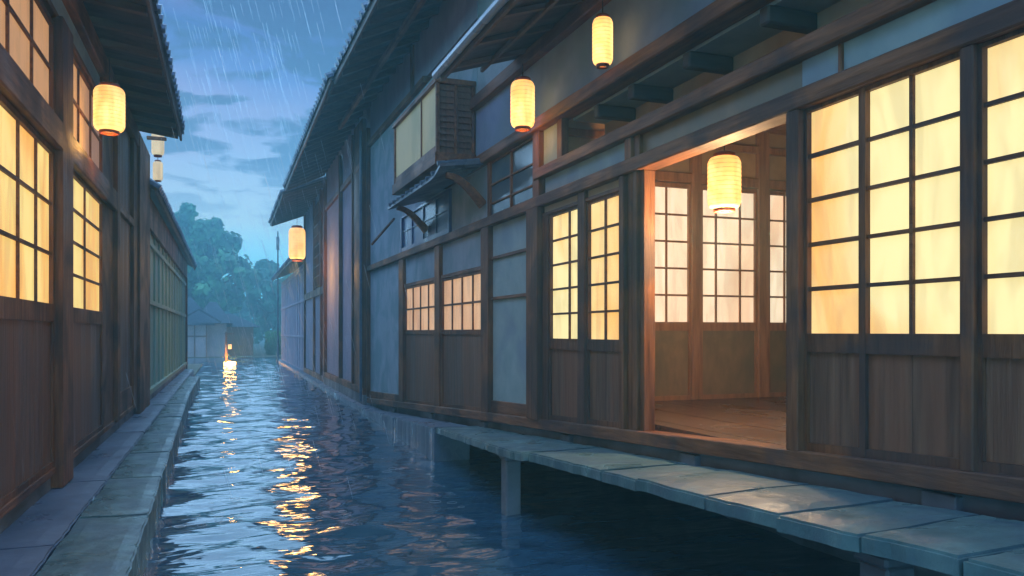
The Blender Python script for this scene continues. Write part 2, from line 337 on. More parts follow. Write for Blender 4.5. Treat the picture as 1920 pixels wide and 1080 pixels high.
# ------------------------------------------------------------------ left walkway
def rough_slab(name, pts, z0, z1, mat, label, cat, group, jitter=.006, kind=None, zf=None, seg=5):
    """stone slab from 4 plan points (near-left, near-right, far-right, far-left); worn, uneven rim and top"""
    a, b, c, d = [Vector((p[0], p[1])) for p in pts]
    nu = seg; nv = max(6, int(round((d - a).length / .12)))
    cen = (a + b + c + d) / 4; bm = bmesh.new(); grid = []
    for j in range(nv + 1):
        row = []
        for i in range(nu + 1):
            p = a.lerp(b, i / nu).lerp(d.lerp(c, i / nu), j / nv)
            edge = i in (0, nu) or j in (0, nv)
            p += Vector((random.uniform(-1, 1), random.uniform(-1, 1))) * jitter * (1 if edge else .5)
            zt = (zf(p.y) if zf else z1) + noise.noise(Vector((p.x * 2.3, p.y * 1.7, z1 * 3))) * .012 + noise.noise(Vector((p.x * 9, p.y * 8, z1 * 5))) * .004 - (.010 if edge else 0)
            row.append(bm.verts.new((p.x - cen.x, p.y - cen.y, zt)))
        grid.append(row)
    for j in range(nv):
        for i in range(nu): bm.faces.new((grid[j][i], grid[j][i + 1], grid[j + 1][i + 1], grid[j + 1][i]))
    rim = [grid[0][i] for i in range(nu + 1)] + [grid[j][nu] for j in range(1, nv + 1)] + [grid[nv][i] for i in range(nu - 1, -1, -1)] + [grid[j][0] for j in range(nv - 1, 0, -1)]
    low = []
    for v in rim:
        zb = (v.co.z - (z1 - z0)) if zf else z0
        low.append(bm.verts.new((v.co.x * .995, v.co.y * .997, zb)))
    n = len(rim)
    for i in range(n): bm.faces.new((rim[i], low[i], low[(i + 1) % n], rim[(i + 1) % n]))
    bm.faces.new(low[::-1]); bmesh.ops.recalc_face_normals(bm, faces=bm.faces)
    be = [e for e in bm.edges if e.verts[0] in rim and e.verts[1] in rim and any(f.normal.z < .5 for f in e.link_faces)]
    bmesh.ops.bevel(bm, geom=be, offset=.012, segments=2, affect='EDGES')
    me = bpy.data.meshes.new(name); bm.to_mesh(me); bm.free(); me.materials.append(M[mat])
    for p in me.polygons: p.use_smooth = False
    o = bpy.data.objects.new(name, me); col.objects.link(o); o.location = (cen.x, cen.y, 0)
    return tag(o, label, cat, group, kind)

def lx_in(y): return -1.07 - .004 * (y - 5)
def lx_out(y): return -.54 - max(0, y - 5) * .018 if y < 20 else -.81
WZ = .33
# inner strip of the walkway beside the house wall
ys = [1.5, 4.1, 6.1, 8.6, 12.6, 17.5, 24, 33]
for i in range(len(ys) - 1):
    y0, y1 = ys[i], ys[i + 1]
    rough_slab('walkway', [(-1.62, y0), (lx_in(y0) - .008, y0), (lx_in(y1) - .008, y1), (-1.62, y1 - .015)], -.2, WZ - .004, 'path', 'long stone walkway strip beside the left houses', 'walkway', None, kind='structure', seg=4)
yl = [2.6, 3.7, 4.75, 6.85, 8.6, 10.3, 12.2, 14.6, 17.2, 20.5, 24.0, 27.6]
lab_l = ['dark wet edging slab on the left bank, out past the bottom corner', 'near edging slab on the left bank cut by the bottom of the picture', 'broad wet edging slab on the left bank with pale scuffs, first whole one from the bottom',
         'long greenish edging slab on the left bank, second whole one from the bottom', 'greenish edging slab on the left bank, third whole one from the bottom', 'edging slab on the left bank beside the tall corner post of the near house',
         'edging slab on the left bank level with the end of the lit near house', 'edging slab on the left bank beside the start of the green boarded house', 'small edging slab on the left bank along the green boarded house, third from the far end',
         'small edging slab on the left bank along the green boarded house, second from the far end', 'farthest small edging slab of the left bank, near the green house corner']
for i in range(len(yl) - 1):
    y0, y1 = yl[i] + .012, yl[i + 1] - .012
    rough_slab('edging_slab', [(lx_in(y0) + .008, y0 + .02), (lx_out(y0), y0), (lx_out(y1), y1), (lx_in(y1) + .008, y1 + .02)], -.25, WZ + random.uniform(-.005, .012), 'stone', lab_l[i], 'stone slab', 'stone edging slabs along the left bank', seg=5)

# ------------------------------------------------------------------ right house (near)
RP = Vector((3.3, 4.0, 0)); RD = Vector((-.3, 14.5, 0)).normalized(); RRZ = math.atan2(RD.y, RD.x)
def ray(x, y):
    u = (x - 960) / F_PX; S, C_ = math.sin(YAW), math.cos(YAW)
    return Vector((S + u * C_, C_ - u * S, -(y - 622) / F_PX))
def rs(x, o=0):
    """distance along the right wall at picture column x (o = how far the piece stands out)"""
    r = ray(x, 622); p = RP + Vector((-RD.y, RD.x, 0)) * o
    det = -r.x * RD.y + RD.x * r.y
    t = (-p.x * RD.y + RD.x * p.y) / det
    q = r * t - p
    return q.x * RD.x + q.y * RD.y
def zb(s): return 1.03 - .0545 * s                 # top of the ground sill, which falls with the street
def slabz(y): return max(.10, .85 - .058 * (y - 4))

H1 = thing('timber_house', 'long dark timber house on the right with open lit doorway and high bay window', 'house', RP, RRZ)
FAR, NEAR = rs(683), -5.5
def P(name, mat, *boxes, bevel=.006, parent=None):
    m = MB()
    for b in boxes: m.box(*b)
    return m.build(name, mat, parent or H1, bevel)
Z1, Z1b, Z2, Z2b, ZA, ZAb = 3.21, 3.09, 3.515, 3.40, 4.05, 3.92
# sill, foundation
P('sill_beam', 'wood_h', (NEAR, FAR + .05, -.12, .07, zb(NEAR) - .11, zb(NEAR), zb(FAR) - .11, zb(FAR)))
P('foundation', 'dark_stone', (NEAR, FAR, -.3, -.02, zb(NEAR) - .42, zb(NEAR) - .11, zb(FAR) - .42, zb(FAR) - .11), (NEAR, FAR, -1.3, -1.2, -.6, zb(NEAR) - .11, -.6, zb(FAR) - .11), bevel=0)
for c in (-1.0, 1.2, 3.4, 6.0, 8.6, 11.4):
    P('foundation_post', 'dark_stone', (c - .10, c + .10, -.2, .03, zb(c) - .44, zb(c) - .13))
# long beams
P('beam', 'wood_h', (NEAR, FAR, -.1, .075, Z1b, Z1), bevel=.01)
P('beam', 'wood_h', (NEAR, rs(1010), -.1, .07, Z2b, Z2), bevel=.01)
P('beam', 'wood_h', (NEAR, rs(835), -.1, .10, ZAb, ZA), bevel=.012)
P('beam', 'wood_h', (NEAR, rs(893), -.1, .09, 4.72, 4.88), bevel=.01)
P('beam', 'wood_h', (rs(800), FAR, -.1, .07, 5.86, 5.98), bevel=.01)
# posts on the ground storey : picture columns of the real posts
for a, b, z1, out in ((672, 686, 6.6, .11), (752, 760, Z1b, .05), (820, 829, Z1b, .05), (909, 923, Z1b, .06), (1000, 1021, Z1b, .09), (1090, 1103, Z1b, .045),
                      (1490, 1513, Z1b, .07), (1816, 1841, Z1b, .06), (2300, 2340, Z1b, .06)):
    s0, s1 = rs(b), rs(a)
    P('post', 'wood_v', (s0, s1, -.1, out, zb(s1) if z1 < 6 else .0, z1))
# three stacked door edges at the left jamb
for a, b, out in ((1171, 1180, .06), (1183, 1191, .03), (1194, 1202, .045), (1204, 1211, .02)):
    P('door_jamb', 'wood_v', (rs(b), rs(a), -.09, out, zb(rs(b)) - .01, Z1b))
# plaster panels of the ground storey  (left col, right col)
def panel(a, b, z0, z1, mat, o=-.01, name='plaster_panel', foot=False):
    s0, s1 = rs(b), rs(a)
    P(name, mat, (s0, s1, o - .06, o, zb(s0) if foot else z0, z1, zb(s1) if foot else z0, z1), bevel=0)
panel(686, 752, 0, Z1b, 'plaster', foot=True)
P('foot_board', 'wood_h', (rs(752), rs(686), -.01, .02, zb(rs(752)), zb(rs(752)) + .13, zb(rs(686)), zb(rs(686)) + .16))
panel(760, 820, 2.62, Z1b, 'plaster'); panel(829, 909, 2.62, Z1b, 'plaster')
P('rail', 'wood_h', (rs(820), rs(760), -.06, .02, 2.56, 2.62)); P('rail', 'wood_h', (rs(909), rs(829), -.06, .02, 2.56, 2.62))
panel(923, 1000, 0, Z1b, 'plaster_teal', foot=True)
P('rail', 'wood_h', (rs(1000), rs(923), -.01, .02, 2.66, 2.70)); P('rail', 'wood_h', (rs(1000), rs(923), -.01, .02, 2.15, 2.19))
P('foot_board', 'wood_h', (rs(1000), rs(923), -.01, .02, zb(rs(1000)), zb(rs(1000)) + .14, zb(rs(923)), zb(rs(923)) + .16))
# small lit windows with dark boarding under them
for a, b, n in ((760, 820, 4), (829, 909, 4)):
    f = shoji(H1, rs(b), rs(a), 1.78, 2.56, n, 2, .012, 'pane_small', fw=.035, mw=.03, bottom=lambda s: zb(s), rail=.07)
# lit double doors
P('lintel_board', 'beige', (rs(1170), rs(1021), -.05, .0, 3.02, Z1b), bevel=0)
P('rail', 'wood_h', (rs(1170), rs(1021), -.05, .03, 2.98, 3.02))
P('door_jamb', 'wood_v', (rs(1032), rs(1021), -.06, .03, zb(rs(1021)), 2.98))
shoji(H1, rs(1090), rs(1032), 1.68, 2.98, 2, 5, .015, 'pane_bright', name='sliding_door', fw=.024, bottom=zb, mullions=[.36])
shoji(H1, rs(1170), rs(1103), 1.68, 2.98, 2, 5, .015, 'pane_bright', name='sliding_door', fw=.024, bottom=zb)
# big lit doors to the right of the opening
shoji(H1, rs(1622), rs(1513), 1.74, Z1b, 1, 5, .02, 'pane_bright', name='sliding_door', fw=.022, mw=.026, bottom=zb)
shoji(H1, rs(1816), rs(1622) - .001, 1.74, Z1b, 2, 5, .026, 'pane_bright', name='sliding_door', fw=.026, mw=.022, bottom=zb)
shoji(H1, rs(2040), rs(1841), 1.74, Z1b, 2, 5, .026, 'pane_bright', name='sliding_door', fw=.022, mw=.022, bottom=zb)
shoji(H1, rs(2300), rs(2040) - .001, 1.74, Z1b, 3, 5, .02, 'pane_bright', name='sliding_door', fw=.026, mw=.022, bottom=zb)
P('plaster_panel', 'plaster', (NEAR, rs(2340), -.06, -.01, .9, Z1b), bevel=0)
# transoms between the two lower beams
panel(1021, 1178, Z1, Z2b, 'plaster_teal')
P('short_post', 'wood_v', (rs(1190), rs(1178), -.08, .04, Z1, Z2b)); P('short_post', 'wood_v', (rs(1202), rs(1193), -.08, .02, Z1, Z2b))
panel(1202, 1500, Z1, Z2b, 'pane_amber', -.02, 'transom_pane')
panel(1502, 1575, Z1, Z2b, 'plaster_teal'); panel(1577, 2600, Z1, Z2b, 'plaster_teal', -.012)
P('short_post', 'wood_v', (rs(1577) - .01, rs(1575) + .01, -.08, .01, Z1, Z2b))
P('wall_infill', 'plaster_teal', (NEAR, rs(2600), -.06, -.01, Z1, Z2b), bevel=0)
# glazed lattice beneath the upper beam, left of the brackets
f = P('window', 'glass_teal', (rs(1004), rs(920), -.05, -.01, Z1, ZAb), bevel=0)
la = MB()
for t in (0, .5, 1):
    c = rs(920) + (rs(1004) - rs(920)) * t; la.box(c - .018, c + .018, -.01, .015, Z1, ZAb)
for z in (3.38, 3.62): la.box(rs(1004), rs(920), -.012, .008, z - .010, z + .010)
la.box(rs(1004), rs(920), -.012, .006, Z1 + .001, Z1 + .03); la.box(rs(1004), rs(920), -.012, .006, ZAb - .03, ZAb); la.build('lattice', 'wood_v', f)
P('short_post', 'wood_v', (rs(1018), rs(1006), -.05, .05, Z1, ZAb))
panel(1018, 1050, Z2, ZAb, 'plaster'); P('short_post', 'wood_v', (rs(1058), rs(1049), -.05, .03, Z2, ZAb))
panel(686, 755, Z1, 5.86, 'plaster'); panel(755, 845, Z1, 5.86, 'plaster', -.0105)
panel(845, 920, Z1, ZAb, 'plaster', -.01)
P('short_post', 'wood_v', (rs(919), rs(916), -.05, .02, Z1, ZAb))
# recess with joist ends between second beam and jetty beam
sR = rs(1058)
P('recess_back', 'beige', (NEAR, sR, -.50, -.46, Z2b, ZAb), bevel=0)
P('recess_soffit', 'plaster_teal', (NEAR, sR, -.50, -.10, ZAb - .02, ZAb + .03), bevel=0)
P('recess_floor', 'wood_h', (NEAR, sR, -.46, -.10, Z2b + .02, Z2b + .06), bevel=0)
for a in (1108, 1172, 1275, 1420, 1640, 2000):
    c = rs(a); P('joist', 'soffit', (c - .05, c + .05, -.46, -.05, ZAb - .14, ZAb - .021), bevel=.012)
# upper storey wall with the lanterns in front
P('upper_wall', 'plaster_blue', (NEAR, rs(893), -.07, -.0, ZA, 4.72), bevel=0)
P('upper_wall', 'plaster', (NEAR, rs(893), -.07, -.02, 4.88, 7.0), bevel=0)
P('upper_wall', 'plaster_mauve', (rs(893), FAR, -.07, -.008, 5.98, 7.0), bevel=0)
panel(845, 893, ZAb, 5.86, 'plaster', -.012); 
panel(893, 922, ZAb, 4.72, 'plaster', -.013)
P('short_post', 'wood_v', (rs(776), rs(772), -.05, .03, 5.98, 6.8))

# room behind the open doorway
def room():
    r0, r1 = NEAR + .3, rs(1020) - .02; zf = .98; wc = 4.1; D = -5.2
    b = 3.86     # far side wall of the room (faces the camera)
    fl = MB(); n = 30
    for i in range(n):
        y0 = -.10 - (5.1) * i / n; y1 = -.10 - 5.1 * (i + 1) / n + .006
        fl.box(r0, b, y0, y1, zf - .05, zf + random.uniform(-.002, .002))
    fl.build('room_floor', 'floor_board', H1)
    P('room_ceiling', 'inner_wood', (r0, b, D, -.52, wc, wc + .05), bevel=0)
    P('room_wall', 'inner_plaster', (r0, b + .1, D - .05, D, zf - .1, wc + .05), bevel=0)
    P('room_wall', 'inner_plaster', (b + .06, b + .12, D, -.12, zf - .1, wc), (b - .0, b + .06, D, -.12, 3.42, wc), bevel=0)
    P('room_wall', 'inner_plaster', (r0 - .06, r0, D, -.12, zf - .1, wc), bevel=0)
    # sliding screens across the far side wall : columns found on that wall
    def oc(x):   # outward offset on plane s=b at picture column x
        r = ray(x, 622); nrm = Vector((-RD.y, RD.x, 0)); p = RP + RD * b
        t = p.dot(RD) / r.dot(RD); return (r * t - RP).dot(nrm)
    zt = 3.42
    scr = [(1150, 1211, 2, []), (1213, 1292, 2, [.42]), (1310, 1416, 3, [.26, .72]), (1436, 1500, 2, [.5]), (1505, 1600, 2, [.5])]
    for x0, x1, n, cuts in scr:
        ya, yb = oc(x0), oc(x1)          # ya > yb
        sc = MB(); e = b - .0; w = .03
        sc.box(e - .04, e, yb, yb + w, zf, zt); sc.box(e - .04, e, ya - w, ya, zf, zt)
        sc.box(e - .038, e, yb + w, ya - w, zt - .05, zt); sc.box(e - .038, e, yb + w, ya - w, 1.76, 1.86); sc.box(e - .038, e, yb + w, ya - w, zf, zf + .05)
        f = sc.build('inner_screen', 'inner_wood', H1)
        la = MB()
        for t in (cuts or [.5]):
            c = ya - w + (yb - ya + 2 * w) * t; la.box(e - .03, e - .012, c - .011, c + .011, 1.86, zt - .05)
        for j in range(1, 5):
            z = 1.86 + (zt - .05 - 1.86) * j / 5; la.box(e - .028, e - .014, yb + w, ya - w, z - .011, z + .011)
        la.build('lattice', 'inner_wood', f)
        MB().box(e - .006, e - .002, yb + w, ya - w, 1.86, zt - .05).build('paper_pane', 'pane_inner', f)
        MB().box(e - .02, e - .004, yb + w, ya - w, zf + .05, 1.76).build('lower_panel', 'inner_panel', f)
    for x0, x1 in ((1292, 1310), (1416, 1436)):
        P('inner_post', 'inner_wood', (b - .07, b, oc(x1), oc(x0), zf, 4.1))
    P('inner_rail', 'inner_wood', (b - .065, b - .001, oc(1700), -.14, 3.43, 3.54)); P('inner_rail', 'inner_wood', (b - .066, b - .001, oc(1700), -.14, 3.84, 3.92))
    for k in range(5): P('ceiling_beam', 'inner_wood', (r0, b - .1, -1.2 - k, -1.1 - k, 4.0, 4.1))
room()

P('inner_floor', 'board_v', (3.93, FAR - .05, -4.2, -.13, .70, .80), bevel=0)
P('back_wall', 'board_v', (NEAR, FAR, -5.6, -5.5, -.2, 7.0), bevel=0)
P('attic_floor', 'board_v', (3.99, FAR - .05, -5.4, -.13, 6.6, 6.7), (NEAR, 3.99, -5.4, -.13, 6.6, 6.7), bevel=0)
# bay window
def bay():
    s0, s1 = 6.35, 8.95; O = .55; z0, z1 = 4.14, 5.06
    bx = MB(); p = .05
    for (a, b) in ((s0, 0), (s1 - p, 0)): bx.box(a, a + p, O - p, O, z0, z1)
    bx.box(s0, s0 + p, 0, .05, z0, z1)
    bx.box(s0 - .02, s1 + .02, -.005, O + .02, z1, z1 + .07); bx.box(s0 - .02, s1 + .02, -.005, O + .02, z0 - .16, z0)
    bx.box(s0 + .003, s0 + p - .003, O * .5 - .02, O * .5 + .02, z0, z1)
    B = bx.build('bay_window', 'wood_h', H1, .006)
    MB().box(s0 + p, s1 - p, O - .05, O - .03, z0, z1).build('paper_pane', 'pane_green', B)
    m = MB(); m.box(s0 + .85, s0 + .88, O - .029, O - .01, z0, z1); m.box(s0 + p, s1 - p, O - .03, O - .012, z0, z0 + .10); m.build('mullion', 'wood_v', B)
    for y0, y1 in ((.05, O * .5 - .02), (O * .5 + .02, O - p)):
        l = MB(); n = 11
        for i in range(n):
            z = z0 + (z1 - z0) * (i + .5) / n; w = (z1 - z0) / n
            l.hexa([(s0 + .008, y0, z - w * .5), (s0 + .03, y0, z + w * .1), (s0 + .03, y1, z + w * .1), (s0 + .008, y1, z - w * .5), (s0 + .016, y0, z - w * .38), (s0 + .045, y0, z + w * .45), (s0 + .045, y1, z + w * .45), (s0 + .016, y1, z - w * .38)])
        l.box(s0 + .05, s0 + .06, y0, y1, z0, z1)
        l.build('louvre', 'board_v', B)
    MB().box(s0 + p, s1 - p, 0, .02, z0, z1).build('back_board', 'board_v', B)
    # little tiled awning under it
    a0, a1 = 5.85, 9.05; oz = 3.74
    aw = MB(); n = 22
    for i in range(n):
        u0 = a0 + (a1 - a0) * i / n; u1 = a0 + (a1 - a0) * (i + 1) / n; up = lambda u: .10 * max(0, (a0 + .5 - u) / .5) ** 2
        aw.hexa([(u0, 0, 3.93), (u1, 0, 3.93), (u1, .64, oz + up(u1)), (u0, .64, oz + up(u0)), (u0, 0, 3.97), (u1, 0, 3.97), (u1, .64, oz + .04 + up(u1)), (u0, .64, oz + .04 + up(u0))])
        if i % 2 == 0: aw.tube((u0 + .05, 0, 3.98), (u0 + .05, .66, oz + .05 + up(u0)), .03, n=8)
    A = aw.build('awning', 'tile', H1)
    for s in (a0 + .12, a1 - .2):
        br = MB(); prev = None
        for k in range(9):
            t = k / 8; y = .02 + .50 * t; z = 3.40 + .36 * math.sin(t * math.pi / 2)
            if prev: br.bar((s, prev[0], prev[1]), (s, y, z), .07, .12 - .05 * t)
            prev = (y, z)
        br.build('bracket', 'wood_h', A)
    MB().bar((a1 + .1, .5, 3.62), (a1 + 1.2, .66, 3.30), .03).build('awning_pole', 'wood_h', A)
    # dark little window under the awning
    w0, w1 = rs(846), rs(755); f = MB(); z0, z1 = 3.22, 3.88
    f.box(w0, w0 + .06, -.01, .04, z0, z1); f.box(w1 - .06, w1, -.01, .04, z0, z1); f.box(w0 + .06, w1 - .06, -.01, .037, z0, z0 + .07); f.box(w0 + .06, w1 - .06, -.01, .037, z1 - .04, z1)
    W = f.build('window', 'glass_dark', H1)
    MB().box(w0 + .06, w1 - .06, -.01, .004, z0 + .07, z1 - .04).build('pane', 'glass_dark', W)
    b = MB()
    for k in range(1, 4): c = w0 + (w1 - w0) * k / 4; b.box(c - .015, c + .015, .004, .025, z0 + .07, z1 - .04)
    b.box(w0 + .06, w1 - .06, .004, .02, 3.58, 3.60)
    for k in range(8): b.box(w0 + .08, w0 + (w1 - w0) * .5, .004, .012, z0 + .1 + k * .03, z0 + .112 + k * .03)
    b.build('lattice', 'glass_dark', W)
bay()

# roofs
def roof(parent, s0, s1, we, oe, ze, ow, zw, run, sg, rafters, rr=(.07, .09), tiles=(None, None), pitch=.3, thick=.06, rname='roof', drop=0):
    """eave at outward oe, height ze; soffit meets wall plane ow at zw; carries on up to the ridge. rafters = spacing or 0"""
    k = (zw - ze) / (oe - ow); oR = ow - run; zR = zw + k * run
    Y = lambda o: o * sg
    m = MB()
    m.hexa([(s0, Y(oe), ze), (s1, Y(oe), ze - drop), (s1, Y(oR), zR - drop), (s0, Y(oR), zR), (s0, Y(oe), ze + thick), (s1, Y(oe), ze + thick - drop), (s1, Y(oR), zR + thick - drop), (s0, Y(oR), zR + thick)])
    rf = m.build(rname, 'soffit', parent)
    # fascia
    f = MB(); f.box(s0 - .02, s1 + .02, Y(oe + .002), Y(oe + .035), ze - .07, ze + thick + .03, ze - .07 - drop, ze + thick + .03 - drop); f.build('fascia', 'rafter', rf)
    # tile field: rolls running up the slope and a wavy edge
    t = MB(); c = s0
    zo = thick + .004
    t.hexa([(s0 - .05, Y(oe + .07), ze + zo - k * .07), (s1 + .05, Y(oe + .07), ze + zo - k * .07 - drop), (s1 + .05, Y(oR), zR + zo - drop), (s0 - .05, Y(oR), zR + zo), (s0 - .05, Y(oe + .07), ze + zo + .045 - k * .07), (s1 + .05, Y(oe + .07), ze + zo + .045 - k * .07 - drop), (s1 + .05, Y(oR), zR + zo + .045 - drop), (s0 - .05, Y(oR), zR + zo + .045)])
    while c < s1:
        dz = -drop * (c - s0) / (s1 - s0)
        if c > we: t.tube((c, Y(oe + .10 + random.uniform(-.01, .01)), ze + zo + .05 - k * .1 + dz), (c, Y(oR), zR + zo + .05 + dz), .055, n=7)
        c += pitch
    t.build('roof_tiles', 'tile', rf)
    if rafters:
        c = s0 + .05
        while c < s1:
            dz = -drop * (c - s0) / (s1 - s0)
            if c > we:
                MB().hexa([(c, Y(oe - .02), ze - rr[1] + dz), (c + rr[0], Y(oe - .02), ze - rr[1] + dz), (c + rr[0], Y(ow - .02), zw - rr[1] + dz), (c, Y(ow - .02), zw - rr[1] + dz),
                           (c, Y(oe - .02), ze - .001 + dz), (c + rr[0], Y(oe - .02), ze - .001 + dz), (c + rr[0], Y(ow - .02), zw - .001 + dz), (c, Y(ow - .02), zw - .001 + dz)]).build('rafter', 'rafter', rf)
            c += rafters
    return rf
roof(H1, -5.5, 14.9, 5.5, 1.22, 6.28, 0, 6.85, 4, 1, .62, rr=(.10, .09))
P('eave_purlin', 'wood_h', (5.5, 14.6, .52, .60, 6.38, 6.48))
# pent roof over the near half of the upper storey
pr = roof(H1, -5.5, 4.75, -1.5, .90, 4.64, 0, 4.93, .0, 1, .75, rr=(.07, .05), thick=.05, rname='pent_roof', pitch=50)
MB().tube((-5.5, .985, 4.66), (4.8, .985, 4.64), .045, n=10).build('gutter', 'gutter', pr)
P('eave_batten', 'rafter', (-5.5, 4.7, .45, .49, 4.70, 4.75))

# ------------------------------------------------------------------ right side, houses further on
def wallhouse(name, label, X, Ya, Yb, side, zt, group='timber houses along the canal'):
    """side=+1: on the right bank (outward -X); local x runs up the canal"""
    t = thing(name, label, 'house', (X, Ya, 0), R(90), group)
    return t
# local frame for rz=90: x -> +Y, y -> -X. right bank outward = +y ; left bank outward = -y
def rxs(x, X): r = ray(x, 622); return X / r.x * r.y
H2 = wallhouse('timber_house', 'mauve plastered timber house on the right between the bay window house and the far lantern', 2.92, 0, 0, 1, 0)
XA = 2.92; a0, a1 = 17.9, rxs(610, XA)
m = MB(); m.box(a0, a1, -3.5, -.02, -.5, 6.85); m.build('wall', 'plaster_mauve', H2)
m = MB(); m.box(a0, a1, -.02, .05, -.4, .34); m.build('foundation', 'dark_stone', H2)
P('beam', 'wood_h', (a0, a1, -.02, .06, .34, .50), parent=H2)
P('beam', 'wood_h', (a0, a1, -.02, .05, 5.5, 5.64), parent=H2)
for y, w in ((a0, .22), (a0 + 1.55, .12), (a0 + 3.9, .12), (a1 - .28, .28)): P('post', 'wood_v', (y, y + w, -.02, .08, .50, 6.5), parent=H2)
P('end_beam', 'wood_v', (a0 - .03, a0, -.35, -.02, .3, 6.3), parent=H2)
roof(H2, a0 - 3.3, a1 + .6, 14, 1.15, 6.25, 0, 6.80, 3.5, 1, .62, rr=(.10, .09))
# rain pipe on its corner
MB().tube((a0 - .06, .12, .2), (a0 - .06, .12, 6.2), .03, n=8).build('rain_pipe', 'tile', H2)

H3 = wallhouse('timber_house', 'narrow house behind the far lantern on the right with a tall wooden lattice window', 3.0, 0, 0, 1, 0)
XA = 3.0; b0, b1 = a1 + .05, rxs(572, XA)
m = MB(); m.box(b0, b1, -3.5, -.02, -.5, 6.7); m.build('wall', 'plaster_mauve', H3)
for y in (b0 + 1.6, b0 + 3.9, b1 - .15): P('post', 'wood_v', (y, y + .15, -.02, .06, -.1, 6.5), parent=H3)
P('beam', 'wood_h', (b0, b1, -.02, .05, 3.0, 3.25), parent=H3); P('beam', 'wood_h', (b0, b1, -.02, .05, .1, .3), parent=H3)
f = P('window', 'inner_wood', (b0 + 1.9, b0 + 3.8, -.02, .02, 3.3, 6.2), parent=H3)
l = MB()
for k in range(7): c = b0 + 1.95 + k * .3; l.box(c, c + .05, .02, .05, 3.3, 6.2)
for k in range(9): l.box(b0 + 1.9, b0 + 3.8, .02, .045, 3.3 + k * .36, 3.33 + k * .36)
l.build('lattice', 'wood_v', f)
roof(H3, b0 + .7, b1 + .5, 0, 1.30, 6.12, 0, 6.62, 3.2, 1, .62, rr=(.10, .09), drop=.0)

H4 = wallhouse('timber_house', 'low misty boarded house at the far end of the right bank', 3.0, 0, 0, 1, 0)
c0, c1 = b1 + .1, rxs(527, 3.0)
m = MB(); m.box(c0, c1, -4, -.02, -.5, 4.6); m.build('wall', 'plaster_mauve', H4)
bm_ = MB()
for k in range(12): y = c0 + (c1 - c0) * k / 12; bm_.box(y, y + .06, -.02, .01, .2, 4.5)
for z in (1.5, 3.0, 4.3): bm_.box(c0, c1, -.02, .02, z, z + .10)
bm_.build('boarding', 'plaster_mauve', H4)
roof(H4, c0 - .1, c1 + .4, 0, .45, 4.75, 0, 4.95, 4, 1, 0, pitch=.4)

# low pavement at the foot of the far right houses
yk = [10.45, 13.2, 16.6, 20.5, 26, 33, 41, 49]
for i in range(len(yk) - 1):
    y0, y1 = yk[i] + .01, yk[i + 1] - .01
    kx = lambda y: (2.62 if y < 11 else 2.62 + min(.12, (y - 11) * .03))
    rough_slab('pavement', [(kx(y0), y0), (3.12, y0), (3.12, y1), (kx(y1), y1)], -.2, .30, 'path', 'low stone pavement at the foot of the far right houses', 'pavement', None, kind='structure', zf=lambda y: max(.12, .85 - .058 * (y - 4)), seg=3)

# ------------------------------------------------------------------ kerb slabs on posts, right bank
yr = [.55, 1.1, 1.62, 2.13, 2.62, 3.13, 3.77, 4.56, 5.08, 6.53, 7.55, 10.43]
lab_r = ['stone slab on the right bank, nearest of all, beyond the lower right corner', 'stone slab on the right bank, second nearest, beyond the lower right corner', 'blue-grey slab of the right bank cut by the lower right corner of the picture',
         'bluish slab of the raised right bank just left of the lower right corner', 'slab of the raised right bank standing directly above the nearer stone post', 'pale green topped slab of the raised right bank, one left of the slab over the nearer post',
         'mottled slab of the raised right bank below the near end of the open doorway', 'lit greenish slab of the raised right bank below the middle of the open doorway', 'short slab of the raised right bank, shortest of the row',
         'long wavy edged slab of the raised right bank right of the farther stone post', 'slab of the raised right bank resting on the farther stone post', ]
for i in range(len(yr) - 1):
    y0, y1 = yr[i] + .008, yr[i + 1] - .008
    if i == len(yr) - 2: lab = 'longest, thinnest slab at the far low end of the raised right bank'
    else: lab = lab_r[i]
    x0 = 2.46 + random.uniform(-.02, .02); x1 = x0 + random.uniform(-.012, .012)
    if i == 10: x0, x1 = 2.46, 2.64
    elif i == 9: x0, x1 = 2.40, 2.44
    zr = random.uniform(-.008, .008)
    rough_slab('kerb_slab', [(x0, y0), (3.27, y0 + .10), (3.24, y1 + .10 if i < 10 else y1), (x1, y1)], .745, .82, 'stone', lab, 'stone slab', 'stone slabs of the raised right bank', jitter=.008, zf=lambda y, zr=zr: slabz(y) + zr, seg=5)
for y, lab in ((2.60, 'square stone post in the water holding up the near slabs at lower right'), (7.25, 'square stone post in the water under the slabs at the middle of the canal')):
    t = MB(); z = slabz(y) - .085; x = 2.50
    t.box(x, x + .15, y - .08, y + .08, -.6, z - .05); t.box(x - .02, x + .6, y - .095, y + .095, z - .05, z)
    tag(t.build('stone_post', 'dark_stone', None, .012), lab, 'post', 'stone posts under the right bank')

# ------------------------------------------------------------------ left houses
HL = thing('timber_house', 'tall near house on the left with two storeys of glowing paper windows', 'house', (-1.5, 0, 0), R(90), None)
def ls(x): return rxs(x, -1.5)
def Q(name, mat, *boxes, bevel=.006, parent=None):
    m = MB()
    for b in boxes: m.box(b[0], b[1], -b[2], -b[3], *b[4:])
    return m.build(name, mat, parent or HL, bevel)
LN, LF = 1.0, ls(272)
FZ = .50
Q('foundation', 'dark_stone', (LN, LF, -.3, .0, -.1, FZ - .04), bevel=0)
Q('sill_beam', 'wood_h', (LN, LF, -.1, .04, FZ - .04, FZ + .03))
Q('beam', 'wood_h', (LN, ls(206), -.1, .10, 3.40, 3.66), bevel=.012)
Q('beam', 'wood_h', (ls(206), LF, -.1, .05, 3.50, 3.62))
Q('beam', 'wood_h', (LN, LF, -.1, .08, 4.96, 5.22), bevel=.01)
